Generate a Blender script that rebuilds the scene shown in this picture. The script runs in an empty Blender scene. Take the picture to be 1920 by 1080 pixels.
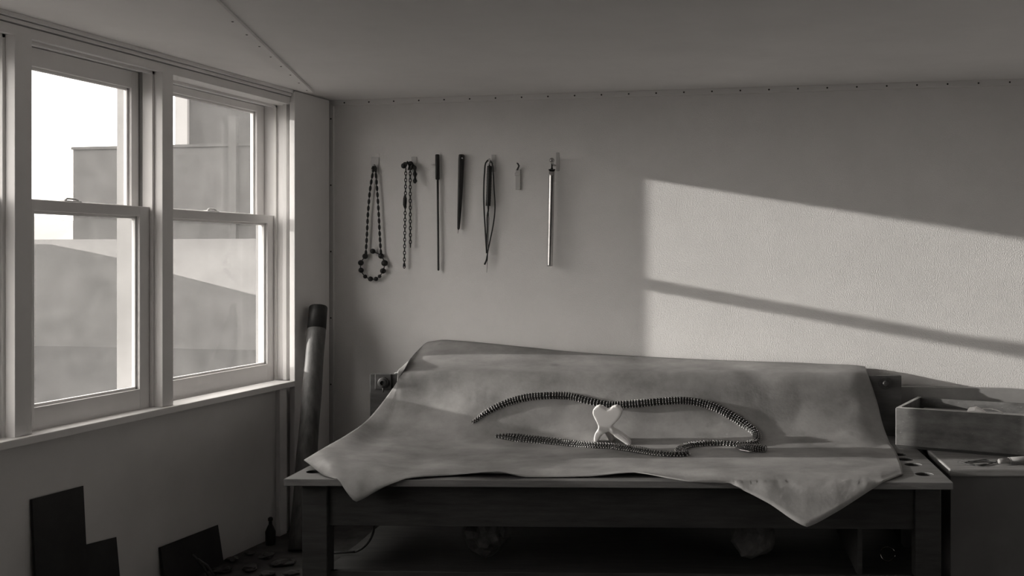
import bpy, bmesh, math, random
import numpy as np
from mathutils import Vector, Matrix, noise
from mathutils.bvhtree import BVHTree
random.seed(7)
sc = bpy.context.scene
COL = sc.collection

# ------------------------------------------------------------------ camera
F, CX, CY = 1960.0, 1283.0, 480.0            # focal length and principal point in 1920x1080 pixels
YAW = math.atan((1670 - CX) / F)
CAM = Vector((3.4918, -6.069, 1.632))
cam = bpy.data.cameras.new('camera'); co = bpy.data.objects.new('camera', cam); COL.objects.link(co)
co.location = CAM; co.rotation_euler = (math.pi / 2, 0, YAW)
cam.sensor_width = 36.0; cam.lens = F / 1920 * 36
cam.shift_x = -(CX - 960) / 1920; cam.shift_y = -(540 - CY) / 1920
cam.clip_start = 0.05; cam.clip_end = 500
sc.camera = co

# ------------------------------------------------------------------ sky, sun, exposure
w = bpy.data.worlds.new('hazy_sky'); sc.world = w; w.use_nodes = True
bg = w.node_tree.nodes['Background']
bg.inputs[0].default_value = (1.0, 0.965, 0.93, 1); bg.inputs[1].default_value = 3.4
sun = bpy.data.lights.new('sun', 'SUN'); so = bpy.data.objects.new('sun', sun); COL.objects.link(so)
SUN = Vector((1, 0.216, -0.17)).normalized()
so.rotation_euler = SUN.to_track_quat('-Z', 'Y').to_euler()
so.location = (-12, -6, 8)
sun.energy = 4.2; sun.angle = math.radians(0.55); sun.color = (1.0, 0.975, 0.94)
vs = sc.view_settings
vs.view_transform = 'Standard'; vs.look = 'None'; vs.gamma = 1.0; vs.use_curve_mapping = False
vs.exposure = 0.5

# ------------------------------------------------------------------ helpers: places
cY, sY = math.cos(YAW), math.sin(YAW)
def ray(u, v):
    X, Z = (u - CX) / F, -(v - CY) / F
    return Vector((X * cY - sY, X * sY + cY, Z))
def on_x(u, v, x): d = ray(u, v); return CAM + d * ((x - CAM.x) / d.x)
def on_y(u, v, y): d = ray(u, v); return CAM + d * ((y - CAM.y) / d.y)
def on_z(u, v, z): d = ray(u, v); return CAM + d * ((z - CAM.z) / d.z)

# ------------------------------------------------------------------ helpers: materials
WARM = (1.0, 0.978, 0.968)
def grey(g): return (g * WARM[0], g * WARM[1], g * WARM[2], 1)
def mat(name, g, rough=0.7, var=0.0, scale=8.0, bump=0.0, bscale=120.0, metal=0.0, stretch=None, detail=4.0, spec=0.4, speck=0.0, bdist=0.002, stain=0.0):
    m = bpy.data.materials.new(name); m.use_nodes = True
    nt = m.node_tree; b = nt.nodes['Principled BSDF']
    b.inputs['Base Color'].default_value = grey(g); b.inputs['Roughness'].default_value = rough
    b.inputs['Metallic'].default_value = metal; b.inputs['Specular IOR Level'].default_value = spec
    tc = nt.nodes.new('ShaderNodeTexCoord')
    vec = tc.outputs['Object']
    if stretch:
        mp = nt.nodes.new('ShaderNodeMapping'); mp.inputs['Scale'].default_value = stretch
        nt.links.new(vec, mp.inputs[0]); vec = mp.outputs[0]
    if var or speck:
        n = nt.nodes.new('ShaderNodeTexNoise'); n.inputs['Scale'].default_value = scale; n.inputs['Detail'].default_value = detail
        n.inputs['Roughness'].default_value = 0.62
        nt.links.new(vec, n.inputs['Vector'])
        r = nt.nodes.new('ShaderNodeValToRGB')
        r.color_ramp.elements[0].position = 0.28; r.color_ramp.elements[1].position = 0.72
        r.color_ramp.elements[0].color = grey(g * (1 - var)); r.color_ramp.elements[1].color = grey(min(g * (1 + var), 1))
        nt.links.new(n.outputs['Fac'], r.inputs[0]); out = r.outputs[0]
        if speck:
            n2 = nt.nodes.new('ShaderNodeTexNoise'); n2.inputs['Scale'].default_value = scale * 9; n2.inputs['Detail'].default_value = 3
            nt.links.new(vec, n2.inputs['Vector'])
            r2 = nt.nodes.new('ShaderNodeValToRGB')
            r2.color_ramp.elements[0].position = 0.66; r2.color_ramp.elements[1].position = 0.74
            nt.links.new(n2.outputs['Fac'], r2.inputs[0])
            mx = nt.nodes.new('ShaderNodeMixRGB'); mx.inputs[2].default_value = grey(speck)
            nt.links.new(r2.outputs[0], mx.inputs[0]); nt.links.new(out, mx.inputs[1]); out = mx.outputs[0]
        if stain:
            n3 = nt.nodes.new('ShaderNodeTexNoise'); n3.inputs['Scale'].default_value = scale * 1.6; n3.inputs['Detail'].default_value = 5; n3.inputs['Roughness'].default_value = 0.5
            nt.links.new(vec, n3.inputs['Vector'])
            r3 = nt.nodes.new('ShaderNodeValToRGB')
            r3.color_ramp.elements[0].position = 0.66; r3.color_ramp.elements[1].position = 0.86
            nt.links.new(n3.outputs['Fac'], r3.inputs[0])
            mx3 = nt.nodes.new('ShaderNodeMixRGB'); mx3.inputs[2].default_value = grey(stain)
            nt.links.new(r3.outputs[0], mx3.inputs[0]); nt.links.new(out, mx3.inputs[1]); out = mx3.outputs[0]
        nt.links.new(out, b.inputs['Base Color'])
    if bump:
        nb = nt.nodes.new('ShaderNodeTexNoise'); nb.inputs['Scale'].default_value = bscale; nb.inputs['Detail'].default_value = 3
        nt.links.new(vec, nb.inputs['Vector'])
        bp = nt.nodes.new('ShaderNodeBump'); bp.inputs['Strength'].default_value = bump; bp.inputs['Distance'].default_value = bdist
        nt.links.new(nb.outputs['Fac'], bp.inputs['Height']); nt.links.new(bp.outputs[0], b.inputs['Normal'])
    return m
M = {}
M['plaster'] = mat('pale_textured_wallpaper', 0.80, 0.9, 0.04, 3.0, 0.55, 165, spec=0.1, bdist=0.005)
M['rearwall'] = mat('grey_rear_wall', 0.38, 0.9, 0.04, 3.0, spec=0.1)
M['ceil'] = mat('pale_ceiling_board', 0.80, 0.9, 0.04, 2.0, 0.1, 150, spec=0.1)
M['paint'] = mat('white_painted_wood', 0.78, 0.55, 0.03, 5.0, 0.06, 50)
M['weathered'] = mat('weathered_outside_paint', 0.27, 0.8, 0.12, 6.0, 0.1, 50)
M['lowwall'] = mat('pale_wall_board', 0.70, 0.9, 0.05, 3.0, 0.15, 120, spec=0.1)
M['floor'] = mat('dark_floor', 0.06, 0.8, 0.5, 9.0, 0.4, 30)
M['nail'] = mat('dark_nail', 0.03, 0.5)
M['leather'] = mat('tanned_hide', 0.285, 0.62, 0.42, 3.0, 0.4, 70, detail=9, spec=0.25, stain=0.12)
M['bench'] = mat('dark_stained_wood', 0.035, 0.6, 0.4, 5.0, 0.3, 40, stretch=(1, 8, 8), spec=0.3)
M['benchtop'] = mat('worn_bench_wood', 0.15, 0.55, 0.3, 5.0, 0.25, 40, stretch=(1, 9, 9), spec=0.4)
M['plate'] = mat('dark_backboard_wood', 0.07, 0.6, 0.35, 4.0, 0.25, 40, stretch=(1, 6, 6))
M['black'] = mat('blackened_iron', 0.018, 0.5, 0.3, 20, spec=0.35)
M['darkwood'] = mat('dark_handle_wood', 0.03, 0.5, 0.4, 14, stretch=(6, 6, 1))
M['brownmetal'] = mat('rusty_rod', 0.055, 0.5, 0.35, 40, metal=0.2)
M['steel'] = mat('polished_steel', 0.45, 0.2, 0.1, 30, metal=1.0)
M['bead'] = mat('black_glass_bead', 0.014, 0.3, 0.3, 60, spec=0.4)
M['seed'] = mat('metallic_seed_bead', 0.24, 0.28, 0.3, 90, metal=0.95, spec=0.9)
M['seedglint'] = mat('glint_pale_seed_bead', 0.55, 0.3, 0.2, 90, metal=0.9, spec=0.9)  # paler metal, glints put into the colour of the edge strands
M['hook'] = mat('pale_adhesive_hook', 0.5, 0.35, 0.05, 10)
M['plaster_white'] = mat('white_plaster_cast', 0.80, 0.6, 0.05, 9, 0.1, 80, spec=0.2)
M['cord'] = mat('black_leather_cord', 0.02, 0.55)
M['box'] = mat('scuffed_box_wood', 0.10, 0.6, 0.5, 7, 0.5, 60, stretch=(1, 2.5, 2.5), speck=0.2, detail=8)
M['boxrim'] = mat('worn_box_edge', 0.5, 0.6, 0.3, 12, 0.2, 60)
M['boxin'] = mat('dark_box_inside', 0.03, 0.8)
M['paper'] = mat('grey_card', 0.30, 0.8, 0.15, 8)
M['white'] = mat('cream_enamel', 0.8, 0.4)
M['stand'] = mat('worn_stand_wood', 0.24, 0.6, 0.3, 6, 0.3, 45, stretch=(1, 7, 7))
M['standbody'] = mat('dark_cabinet_board', 0.12, 0.7, 0.15, 4, 0.15, 60)
M['board'] = mat('near_black_board', 0.028, 0.7, 0.3, 6)
M['pole'] = mat('weathered_pole_wood', 0.085, 0.55, 0.4, 7, 0.35, 40, stretch=(4, 4, 0.6))
M['debris'] = mat('dark_scrap', 0.06, 0.5, 0.6, 20, 0.3, 60)
M['stone'] = mat('rough_dark_stone', 0.10, 0.85, 0.5, 10, 0.5, 40)
M['ground'] = mat('dry_sandy_ground', 0.115, 0.95, 0.12, 0.6, spec=0.05)
M['grass'] = mat('dull_yard_grass', 0.025, 0.95, 0.2, 1.2, spec=0.05)
M['bank_shade'] = mat('painted_bank_shade', 0.04, 0.95, 0.15, 1.2, spec=0.05)  # dark tone that imitates shade lying on the bank
M['house'] = mat('grey_weatherboard', 0.068, 0.9, 0.2, 1.5, spec=0.1)
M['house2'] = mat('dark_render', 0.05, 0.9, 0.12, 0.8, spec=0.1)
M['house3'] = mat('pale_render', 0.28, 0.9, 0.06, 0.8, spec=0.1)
M['hill'] = mat('hazy_hill', 0.25, 1.0, 0.1, 0.05, spec=0.0)
M['beige'] = mat('twig_brown', 0.12, 0.8, 0.3, 20)

def glass_mat():
    m = bpy.data.materials.new('dusty_window_glass'); m.use_nodes = True
    nt = m.node_tree; nt.nodes.clear()
    out = nt.nodes.new('ShaderNodeOutputMaterial')
    tr = nt.nodes.new('ShaderNodeBsdfTransparent'); tr.inputs[0].default_value = (0.97, 0.965, 0.95, 1)
    tl = nt.nodes.new('ShaderNodeBsdfTranslucent'); tl.inputs[0].default_value = grey(0.85)
    tc = nt.nodes.new('ShaderNodeTexCoord')
    n = nt.nodes.new('ShaderNodeTexNoise'); n.inputs['Scale'].default_value = 7; n.inputs['Detail'].default_value = 9; n.inputs['Roughness'].default_value = 0.75
    nt.links.new(tc.outputs['Object'], n.inputs['Vector'])
    mr = nt.nodes.new('ShaderNodeMapRange'); mr.inputs[1].default_value = 0.3; mr.inputs[2].default_value = 0.75
    mr.inputs[3].default_value = 0.010; mr.inputs[4].default_value = 0.034
    nt.links.new(n.outputs['Fac'], mr.inputs[0])
    mx = nt.nodes.new('ShaderNodeMixShader')
    nt.links.new(mr.outputs[0], mx.inputs[0]); nt.links.new(tr.outputs[0], mx.inputs[1]); nt.links.new(tl.outputs[0], mx.inputs[2])
    gl = nt.nodes.new('ShaderNodeBsdfGlossy'); gl.inputs['Roughness'].default_value = 0.05
    m2 = nt.nodes.new('ShaderNodeMixShader'); m2.inputs[0].default_value = 0.03
    nt.links.new(mx.outputs[0], m2.inputs[1]); nt.links.new(gl.outputs[0], m2.inputs[2])
    nt.links.new(m2.outputs[0], out.inputs[0])
    return m
M['glass'] = glass_mat()

# ------------------------------------------------------------------ helpers: meshes
def new_obj(name, me, material, parent=None, smooth=False):
    o = bpy.data.objects.new(name, me); COL.objects.link(o)
    if material is not None:
        me.materials.clear(); me.materials.append(M[material] if isinstance(material, str) else material)
    if parent is not None: o.parent = parent
    if smooth:
        for p in me.polygons: p.use_smooth = True
    return o
def from_bm(name, bm, material, parent=None, smooth=False):
    bmesh.ops.recalc_face_normals(bm, faces=bm.faces[:])
    me = bpy.data.meshes.new(name); bm.to_mesh(me); bm.free()
    return new_obj(name, me, material, parent, smooth)
def empty(name, loc=(0, 0, 0), rz=0.0, parent=None):
    o = bpy.data.objects.new(name, None); COL.objects.link(o); o.location = loc; o.rotation_euler = (0, 0, rz)
    o.empty_display_size = 0.05
    if parent is not None: o.parent = parent
    return o
def tag(o, label, cat, group=None):
    o['label'] = label; o['category'] = cat
    if group: o['group'] = group
    return o
def struct(o, label=None):
    o['kind'] = 'structure'
    if label: o['label'] = label
    return o
def bm_box(bm, a, b, bevel=0.0, mtx=None):
    r = bmesh.ops.create_cube(bm, size=1.0)
    vs_ = r['verts']
    a, b = Vector(a), Vector(b)
    c, s = (a + b) / 2, (b - a)
    for v in vs_: v.co = Vector((v.co.x * s.x + c.x, v.co.y * s.y + c.y, v.co.z * s.z + c.z))
    if bevel:
        es = list({e for v in vs_ for e in v.link_edges})
        rb = bmesh.ops.bevel(bm, geom=es, offset=bevel, segments=2, affect='EDGES', profile=0.5)
        vs_ = list({v for f in rb['faces'] for v in f.verts} | {v for v in vs_ if v.is_valid})
    if mtx is not None:
        for v in vs_: v.co = mtx @ v.co
    return vs_
def box(name, a, b, material, parent=None, bevel=0.0, mtx=None):
    bm = bmesh.new(); bm_box(bm, a, b, bevel, mtx)
    return from_bm(name, bm, material, parent)
def frame_of(d):
    d = d.normalized(); up = Vector((0, 0, 1)) if abs(d.z) < 0.9 else Vector((1, 0, 0))
    x = d.cross(up).normalized(); return x, d.cross(x).normalized()
def bm_tube(bm, pts, radii, seg=8, cap=True, squash=1.0):
    pts = [Vector(p) for p in pts]
    if not hasattr(radii, '__len__'): radii = [radii] * len(pts)
    rings = []
    px = None
    for i, p in enumerate(pts):
        d = (pts[min(i + 1, len(pts) - 1)] - pts[max(i - 1, 0)])
        if d.length < 1e-9: d = Vector((0, 0, 1))
        x, y = frame_of(d)
        if px is not None:
            x = (px - d.normalized() * px.dot(d.normalized()))
            x = x.normalized() if x.length > 1e-6 else frame_of(d)[0]
            y = d.normalized().cross(x)
        px = x
        rings.append([bm.verts.new(p + (x * math.cos(2 * math.pi * k / seg) + y * squash * math.sin(2 * math.pi * k / seg)) * radii[i]) for k in range(seg)])
    for a, b in zip(rings, rings[1:]):
        for k in range(seg):
            bm.faces.new((a[k], a[(k + 1) % seg], b[(k + 1) % seg], b[k]))
    if cap:
        bm.faces.new(rings[0]); bm.faces.new(list(reversed(rings[-1])))
def tube(name, pts, radii, material, parent=None, seg=10, smooth=True):
    bm = bmesh.new(); bm_tube(bm, pts, radii, seg)
    return from_bm(name, bm, material, parent, smooth)
def bm_ball(bm, c, r, sub=1, scale=(1, 1, 1), rot=None):
    res = bmesh.ops.create_icosphere(bm, subdivisions=sub, radius=r)
    for v in res['verts']:
        q = Vector((v.co.x * scale[0], v.co.y * scale[1], v.co.z * scale[2]))
        if rot is not None: q = rot @ q
        v.co = q + Vector(c)
    return res['verts']
def lathe_bm(prof, axis=Vector((0, -1, 0)), origin=Vector((0, 0, 0)), seg=16):
    bm = bmesh.new(); x, y = frame_of(axis)
    rings = []
    for (r, h) in prof:
        rings.append([bm.verts.new(origin + axis * h + (x * math.cos(2*math.pi*k/seg) + y * math.sin(2*math.pi*k/seg)) * max(r, 1e-4)) for k in range(seg)])
    for a_, b_ in zip(rings, rings[1:]):
        for k in range(seg): bm.faces.new((a_[k], a_[(k+1) % seg], b_[(k+1) % seg], b_[k]))
    bm.faces.new(rings[0]); bm.faces.new(list(reversed(rings[-1])))
    return bm
def catmull(P, n):
    P = [np.array(p, float) for p in P]
    d = [0.0]
    for a, b in zip(P, P[1:]): d.append(d[-1] + max(np.linalg.norm(b - a), 1e-6) ** 0.75)
    d = np.array(d)
    T = np.zeros((len(P), len(P[0])))
    for i in range(len(P)):
        if i == 0: T[i] = (P[1] - P[0]) / (d[1] - d[0])
        elif i == len(P) - 1: T[i] = (P[-1] - P[-2]) / (d[-1] - d[-2])
        else:
            h0, h1 = d[i] - d[i - 1], d[i + 1] - d[i]
            T[i] = ((P[i] - P[i - 1]) / h0 * h1 + (P[i + 1] - P[i]) / h1 * h0) / (h0 + h1)
    out = []
    for t in np.linspace(0, d[-1], n):
        i = min(int(np.searchsorted(d, t, side='right')) - 1, len(P) - 2)
        h = d[i + 1] - d[i]; s = (t - d[i]) / h
        out.append((2*s**3 - 3*s**2 + 1) * P[i] + (s**3 - 2*s**2 + s) * h * T[i] + (-2*s**3 + 3*s**2) * P[i+1] + (s**3 - s**2) * h * T[i+1])
    return np.array(out)
def copy_of(o, loc, rot=None, parent=None, scale=None):
    c = o.copy(); COL.objects.link(c); c.location = loc
    if rot is not None: c.rotation_euler = rot
    if scale is not None: c.scale = scale
    c.parent = parent
    return c

# ================================================================== THE ROOM
CEIL = 2.616
RX, FY = 5.6, -8.4                     # right wall, wall behind the camera
struct(box('floor', (-0.25, FY - 0.15, -0.1), (RX + 0.15, 0.15, 0.0), 'floor'))
struct(box('ceiling', (-0.25, FY - 0.15, CEIL), (RX + 0.15, 0.15, CEIL + 0.1), 'ceil'))
struct(box('wall_back', (-0.25, 0.0, -0.1), (RX + 0.15, 0.15, CEIL + 0.1), 'plaster'))
struct(box('wall_right', (RX, FY, 0.0), (RX + 0.15, 0.0, CEIL), 'rearwall'))
struct(box('wall_front', (-0.25, FY - 0.15, 0.0), (RX + 0.15, FY, CEIL), 'rearwall'))

# left wall with its row of windows; each opening: (y0, y1, x of lower sash inner face)
HEAD, SILL = 2.535, 0.893
OPEN = [(-1.472, -0.388, -0.136, 'w2'), (-2.342, -1.550, -0.062, 'w1'), (-3.60, -2.428, -0.062, 'w3'), (-4.87, -3.69, -0.062, 'w4_added'), (-6.14, -4.96, -0.062, 'w5_added')]  # last two: unseen windows added to brighten the room
bm = bmesh.new()
bm_box(bm, (-0.26, FY, 0.0), (-0.02, 0.0, SILL - 0.03))                # below the sills
bm_box(bm, (-0.26, FY, HEAD + 0.02), (-0.02, 0.0, CEIL))               # above the heads
bm_box(bm, (-0.26, -0.36, SILL - 0.03), (-0.02, 0.0, HEAD + 0.02))     # pier at the corner
bm_box(bm, (-0.26, FY, SILL - 0.03), (-0.02, -6.14, HEAD + 0.02))
struct(from_bm('wall_left', bm, 'lowwall'))
# header boards with shadow gaps
struct(box('trim_1', (-0.02, FY, HEAD - 0.004), (0.0, -0.444, 2.574), 'paint', bevel=0.0015), 'flat painted header board over the windows')
struct(box('trim_2', (-0.02, FY, 2.578), (0.010, -0.444, 2.594), 'paint', bevel=0.0015), 'narrow painted moulding above the window header')
struct(box('trim_3', (-0.02, FY, 2.597), (0.022, -0.444, CEIL), 'paint', bevel=0.0015), 'painted cornice strip under the ceiling')
# sill board
bm = bmesh.new(); bm_box(bm, (-0.10, FY, SILL - 0.034), (0.032, -0.444, SILL), 0.004)
struct(from_bm('trim_4', bm, 'paint'), 'long painted window sill board')
# posts between the windows
posts = [(-1.550, -1.472), (-2.428, -2.342), (-3.69, -3.60), (-4.96, -4.87)]
for i, (a, b) in enumerate(posts):
    struct(box('trim_%d' % (5 + i), (-0.112, a, SILL), (0.0, b, HEAD), 'paint', bevel=0.002),
           ['square painted post between the two windows', 'square painted post at the left of the windows', 'painted post out of view', 'far painted post out of view'][i])
for i, (a, b) in enumerate(posts[:2]):
    struct(box('trim_%d' % (30 + i), (-0.255, a, SILL), (-0.1125, b, HEAD), 'weathered'), ['weathered outer half of the post between the windows', 'weathered outer half of the left post'][i])
# corner pier casing, its quarter bead and stops
struct(box('trim_9', (-0.004, -0.442, 0.0), (0.030, -0.055, CEIL - 0.006), 'paint', bevel=0.003), 'wide flat painted casing board beside the corner')
bm = bmesh.new()
bm_box(bm, (-0.058, -0.428, SILL), (-0.034, -0.37, HEAD), 0.002)
struct(from_bm('trim_10', bm, 'paint'), 'narrow painted stop bead at the right window jamb')
struct(box('trim_11', (-0.02, -0.56, 0.0), (0.006, -0.485, SILL - 0.034), 'paint', bevel=0.003), 'short painted upright board below the sill')
# jamb linings of the right opening
struct(box('trim_32', (-0.262, -0.388, SILL), (-0.2465, -0.35, HEAD + 0.02), 'weathered'), 'weathered outer edge of the right jamb')
struct(box('trim_12', (-0.246, -0.388, SILL), (-0.02, -0.35, HEAD + 0.02), 'paint'), 'painted jamb lining of the right window')
# heads of the openings
for i, (a, b, xs, k) in enumerate(OPEN[:3]):
    struct(box('trim_%d' % (13 + i), (-0.26, a, HEAD), (-0.02, b, HEAD + 0.03), 'paint'), ['painted head lining of the right window', 'painted head lining of the left window', 'head lining out of view'][i])
struct(box('trim_16', (-0.27, FY, SILL - 0.05), (-0.10, -0.36, SILL - 0.012), 'paint'), 'outer sloping sill under the sashes')

# sash windows
def sash(name, y0, y1, z0, z1, xi, stile, top, bot, parent, th=0.045):
    bm = bmesh.new()
    bm_box(bm, (xi - th, y0, z0), (xi, y0 + stile, z1), 0.003)
    bm_box(bm, (xi - th, y1 - stile, z0), (xi, y1, z1), 0.003)
    bm_box(bm, (xi - th + 0.001, y0 + stile - 0.004, z1 - top), (xi - 0.001, y1 - stile + 0.004, z1), 0.003)
    bm_box(bm, (xi - th + 0.001, y0 + stile - 0.004, z0), (xi - 0.001, y1 - stile + 0.004, z0 + bot), 0.003)
    # glazing bead round the glass
    g = 0.012
    for (p, q) in (((y0 + stile, z0 + bot), (y0 + stile + g, z1 - top)), ((y1 - stile - g, z0 + bot), (y1 - stile, z1 - top)),
                   ((y0 + stile, z1 - top - g), (y1 - stile, z1 - top)), ((y0 + stile, z0 + bot), (y1 - stile, z0 + bot + g))):
        bm_box(bm, (xi - 0.034, p[0], p[1]), (xi - 0.016, q[0], q[1]), 0.002)
    s = from_bm(name, bm, 'paint', parent)
    box('pane', (xi - 0.027, y0 + stile + 0.004, z0 + bot + 0.004), (xi - 0.024, y1 - stile - 0.004, z1 - top - 0.004), 'glass', s)
    return s
for i, (y0, y1, xs, k) in enumerate(OPEN):
    win = empty('window_%d' % (i + 1), (0, 0, 0)); struct(win, ['two-sash painted window nearest the corner', 'two-sash painted window at the left edge', 'sash window out of view', 'sash window out of view', 'sash window out of view'][i])  # windows 4 and 5 are added, unseen, to brighten the room
    MEET = 1.875 if i == 0 else 1.872
    st = 0.070 if i == 0 else 0.078
    up = sash('upper_sash', y0 + 0.002, y1 - 0.002, MEET - 0.055, HEAD - 0.004, xs - 0.068, st + 0.004 if i == 0 else 0.050, 0.040 if i == 0 else 0.082, 0.050, win)
    lo = sash('lower_sash', y0 + 0.002, y1 - 0.002, SILL - 0.008, MEET, xs, st, 0.048, 0.105, win)
    if i < 2:
        ym = (y0 + y1) / 2 - (0.02 if i == 0 else 0.09)
        bm = bmesh.new()
        bm_box(bm, (xs - 0.040, ym - 0.05, MEET), (xs - 0.010, ym + 0.05, MEET + 0.006), 0.002)
        bm_tube(bm, [(xs - 0.025, ym - 0.035, MEET + 0.004), (xs - 0.025, ym - 0.02, MEET + 0.014), (xs - 0.025, ym + 0.02, MEET + 0.014), (xs - 0.025, ym + 0.045, MEET + 0.006)], 0.005, 8)
        from_bm('sash_lock', bm, 'hook', win)
    # stops that hold the sashes in the frame
    bm = bmesh.new()
    for yy in (y0, y1):
        s_ = 1 if yy == y0 else -1
        bm_box(bm, (xs + 0.002, min(yy, yy + s_ * 0.014), SILL), (xs + 0.016, max(yy, yy + s_ * 0.014), HEAD))
    bm_box(bm, (xs + 0.002, y0, HEAD - 0.014), (xs + 0.016, y1, HEAD))
    from_bm('stop_bead', bm, 'paint', win)

# battens with nails
NAIL = None
def nails(parent, pts, normal):
    global NAIL
    for p in pts:
        if NAIL is None:
            bm = bmesh.new(); bmesh.ops.create_cone(bm, segments=8, radius1=0.006, radius2=0.004, depth=0.003, cap_ends=True)
            o = from_bm('nail', bm, 'nail', parent); NAIL = o
            o.location = p
        else:
            o = copy_of(NAIL, p, parent=parent)
        o.rotation_euler = Vector(normal).to_track_quat('Z', 'Y').to_euler()
bt = box('trim_17', (0.03, -0.014, CEIL - 0.034), (RX, 0.0, CEIL), 'paint', bevel=0.002); struct(bt, 'thin nailed batten along the top of the back wall')
nails(bt, [(0.11 + 0.168 * k, -0.0145, CEIL - 0.017) for k in range(27)], (0, -1, 0))
bt = box('trim_18', (0.0, -0.014, 0.0), (0.034, 0.0, CEIL - 0.036), 'paint', bevel=0.002); struct(bt, 'thin nailed batten up the wall corner')
nails(bt, [(0.017, -0.0145, 2.50 - 0.42 * k) for k in range(5)], (0, -1, 0))
# diagonal batten on the ceiling
A, B = on_z(576, 171, CEIL - 0.008), on_z(360, -28, CEIL - 0.008)
d = (B - A); L = d.length; ang = math.atan2(d.y, d.x)
mt = Matrix.Translation((A.x, A.y, 0)) @ Matrix.Rotation(ang, 4, 'Z')
bt = box('trim_19', (0, -0.034, CEIL - 0.014), (L + 1.5, 0.034, CEIL), 'ceil', bevel=0.001, mtx=mt); struct(bt, 'nailed joint cover strip running across the ceiling')
nails(bt, [mt @ Vector((0.08 + 0.26 * k, 0.010, CEIL - 0.0145)) for k in range(8)], (0, 0, -1))

# ================================================================== OUTSIDE
# yard, bank, low building, taller building, hill
def quad(name, pts, material):
    bm = bmesh.new(); f = bm.faces.new([bm.verts.new(p) for p in pts])
    r = bmesh.ops.extrude_face_region(bm, geom=[f])
    for e in r['geom']:
        if isinstance(e, bmesh.types.BMVert): e.co.z -= 0.3
    return from_bm(name, bm, material)
Y1, Y2 = 8.3, 14.0
ZB = 2.0
struct(quad('yard', [(-90, -60, -0.25), (-0.27, -60, -0.25), (-0.27, Y1, 0.2), (-90, Y1, 0.2)], 'grass'), 'dull flat yard outside the windows')
struct(quad('bank', [(-90, Y1, 0.2), (10, Y1, 0.2), (10, Y2, ZB), (-90, Y2, ZB)], 'ground'), 'pale sunlit bank outside the windows')
struct(quad('upper_ground', [(-90, Y2, ZB), (10, Y2, ZB), (10, Y2 + 60, ZB + 0.2), (-90, Y2 + 60, ZB + 0.2)], 'ground'), 'pale level ground beyond the bank')
h = empty('outbuilding', (0, 0, 0)); tag(h, 'long low grey weatherboard outbuilding seen through the windows', 'building')
p = on_y(137, 450, Y2 + 0.6); q = on_y(137, 276, Y2 + 0.6)
bm = bmesh.new(); bm_box(bm, (p.x, Y2 + 0.6, ZB - 0.3), (4.0, Y2 + 4.0, q.z - 0.06)); from_bm('wall', bm, 'house', h)
box('roof', (p.x - 0.02, Y2 + 0.56, q.z - 0.06), (4.1, Y2 + 4.05, q.z), 'house', h)
a = on_y(431, 300, Y2 + 0.55); b = on_y(445, 300, Y2 + 0.55)
box('downpipe', (a.x, Y2 + 0.5, ZB), (b.x, Y2 + 0.6, q.z + 0.6), 'house', h)
h = empty('house', (0, 0, 0)); tag(h, 'taller dark house with a pale side behind the low outbuilding', 'building')
a = on_y(355, 300, Y2 + 9); c = on_y(332, 300, Y2 + 9)
box('wall', (a.x, Y2 + 9, ZB), (12, Y2 + 16, 9.5), 'house2', h)
box('pale_bay', (c.x, Y2 + 8.9, ZB), (a.x, Y2 + 15, 9.2), 'house3', h)
box('roof', (c.x - 0.3, Y2 + 8.6, 9.5), (12.3, Y2 + 16.4, 9.9), 'house2', h)
bm = bmesh.new()
for (hx, hy, r, hh) in ((-75, 60, 26, 4.6), (-48, 66, 22, 3.4)):
    bm_ball(bm, (hx, hy, 1.0), 1.0, 3, (r, r * 0.6, hh))
hl = from_bm('hill', bm, 'hill', None, True); tag(hl, 'low pale hill on the horizon through the left window', 'hill')
# dark slab over the lower bank, its colour stands in for a slant-edged shadow
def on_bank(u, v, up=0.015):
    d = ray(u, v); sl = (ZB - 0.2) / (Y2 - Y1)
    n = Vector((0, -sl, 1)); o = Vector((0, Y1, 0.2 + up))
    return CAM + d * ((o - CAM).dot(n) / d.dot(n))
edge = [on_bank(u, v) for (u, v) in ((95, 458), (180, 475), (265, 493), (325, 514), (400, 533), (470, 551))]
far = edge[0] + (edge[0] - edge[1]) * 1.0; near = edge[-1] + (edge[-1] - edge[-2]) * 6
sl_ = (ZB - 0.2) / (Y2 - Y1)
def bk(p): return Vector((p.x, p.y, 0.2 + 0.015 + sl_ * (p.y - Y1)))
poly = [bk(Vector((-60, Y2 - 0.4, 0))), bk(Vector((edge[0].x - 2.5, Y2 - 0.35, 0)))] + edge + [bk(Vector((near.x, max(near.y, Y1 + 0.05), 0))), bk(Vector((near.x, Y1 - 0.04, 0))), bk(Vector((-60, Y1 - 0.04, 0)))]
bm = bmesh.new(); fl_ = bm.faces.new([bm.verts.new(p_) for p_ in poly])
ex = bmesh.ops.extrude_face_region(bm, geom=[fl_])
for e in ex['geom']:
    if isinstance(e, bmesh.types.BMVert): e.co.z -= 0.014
lw = from_bm('bank_shade', bm, 'bank_shade'); struct(lw, 'dark slab on the bank outside, its tone standing in for slanting shade')

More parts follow.
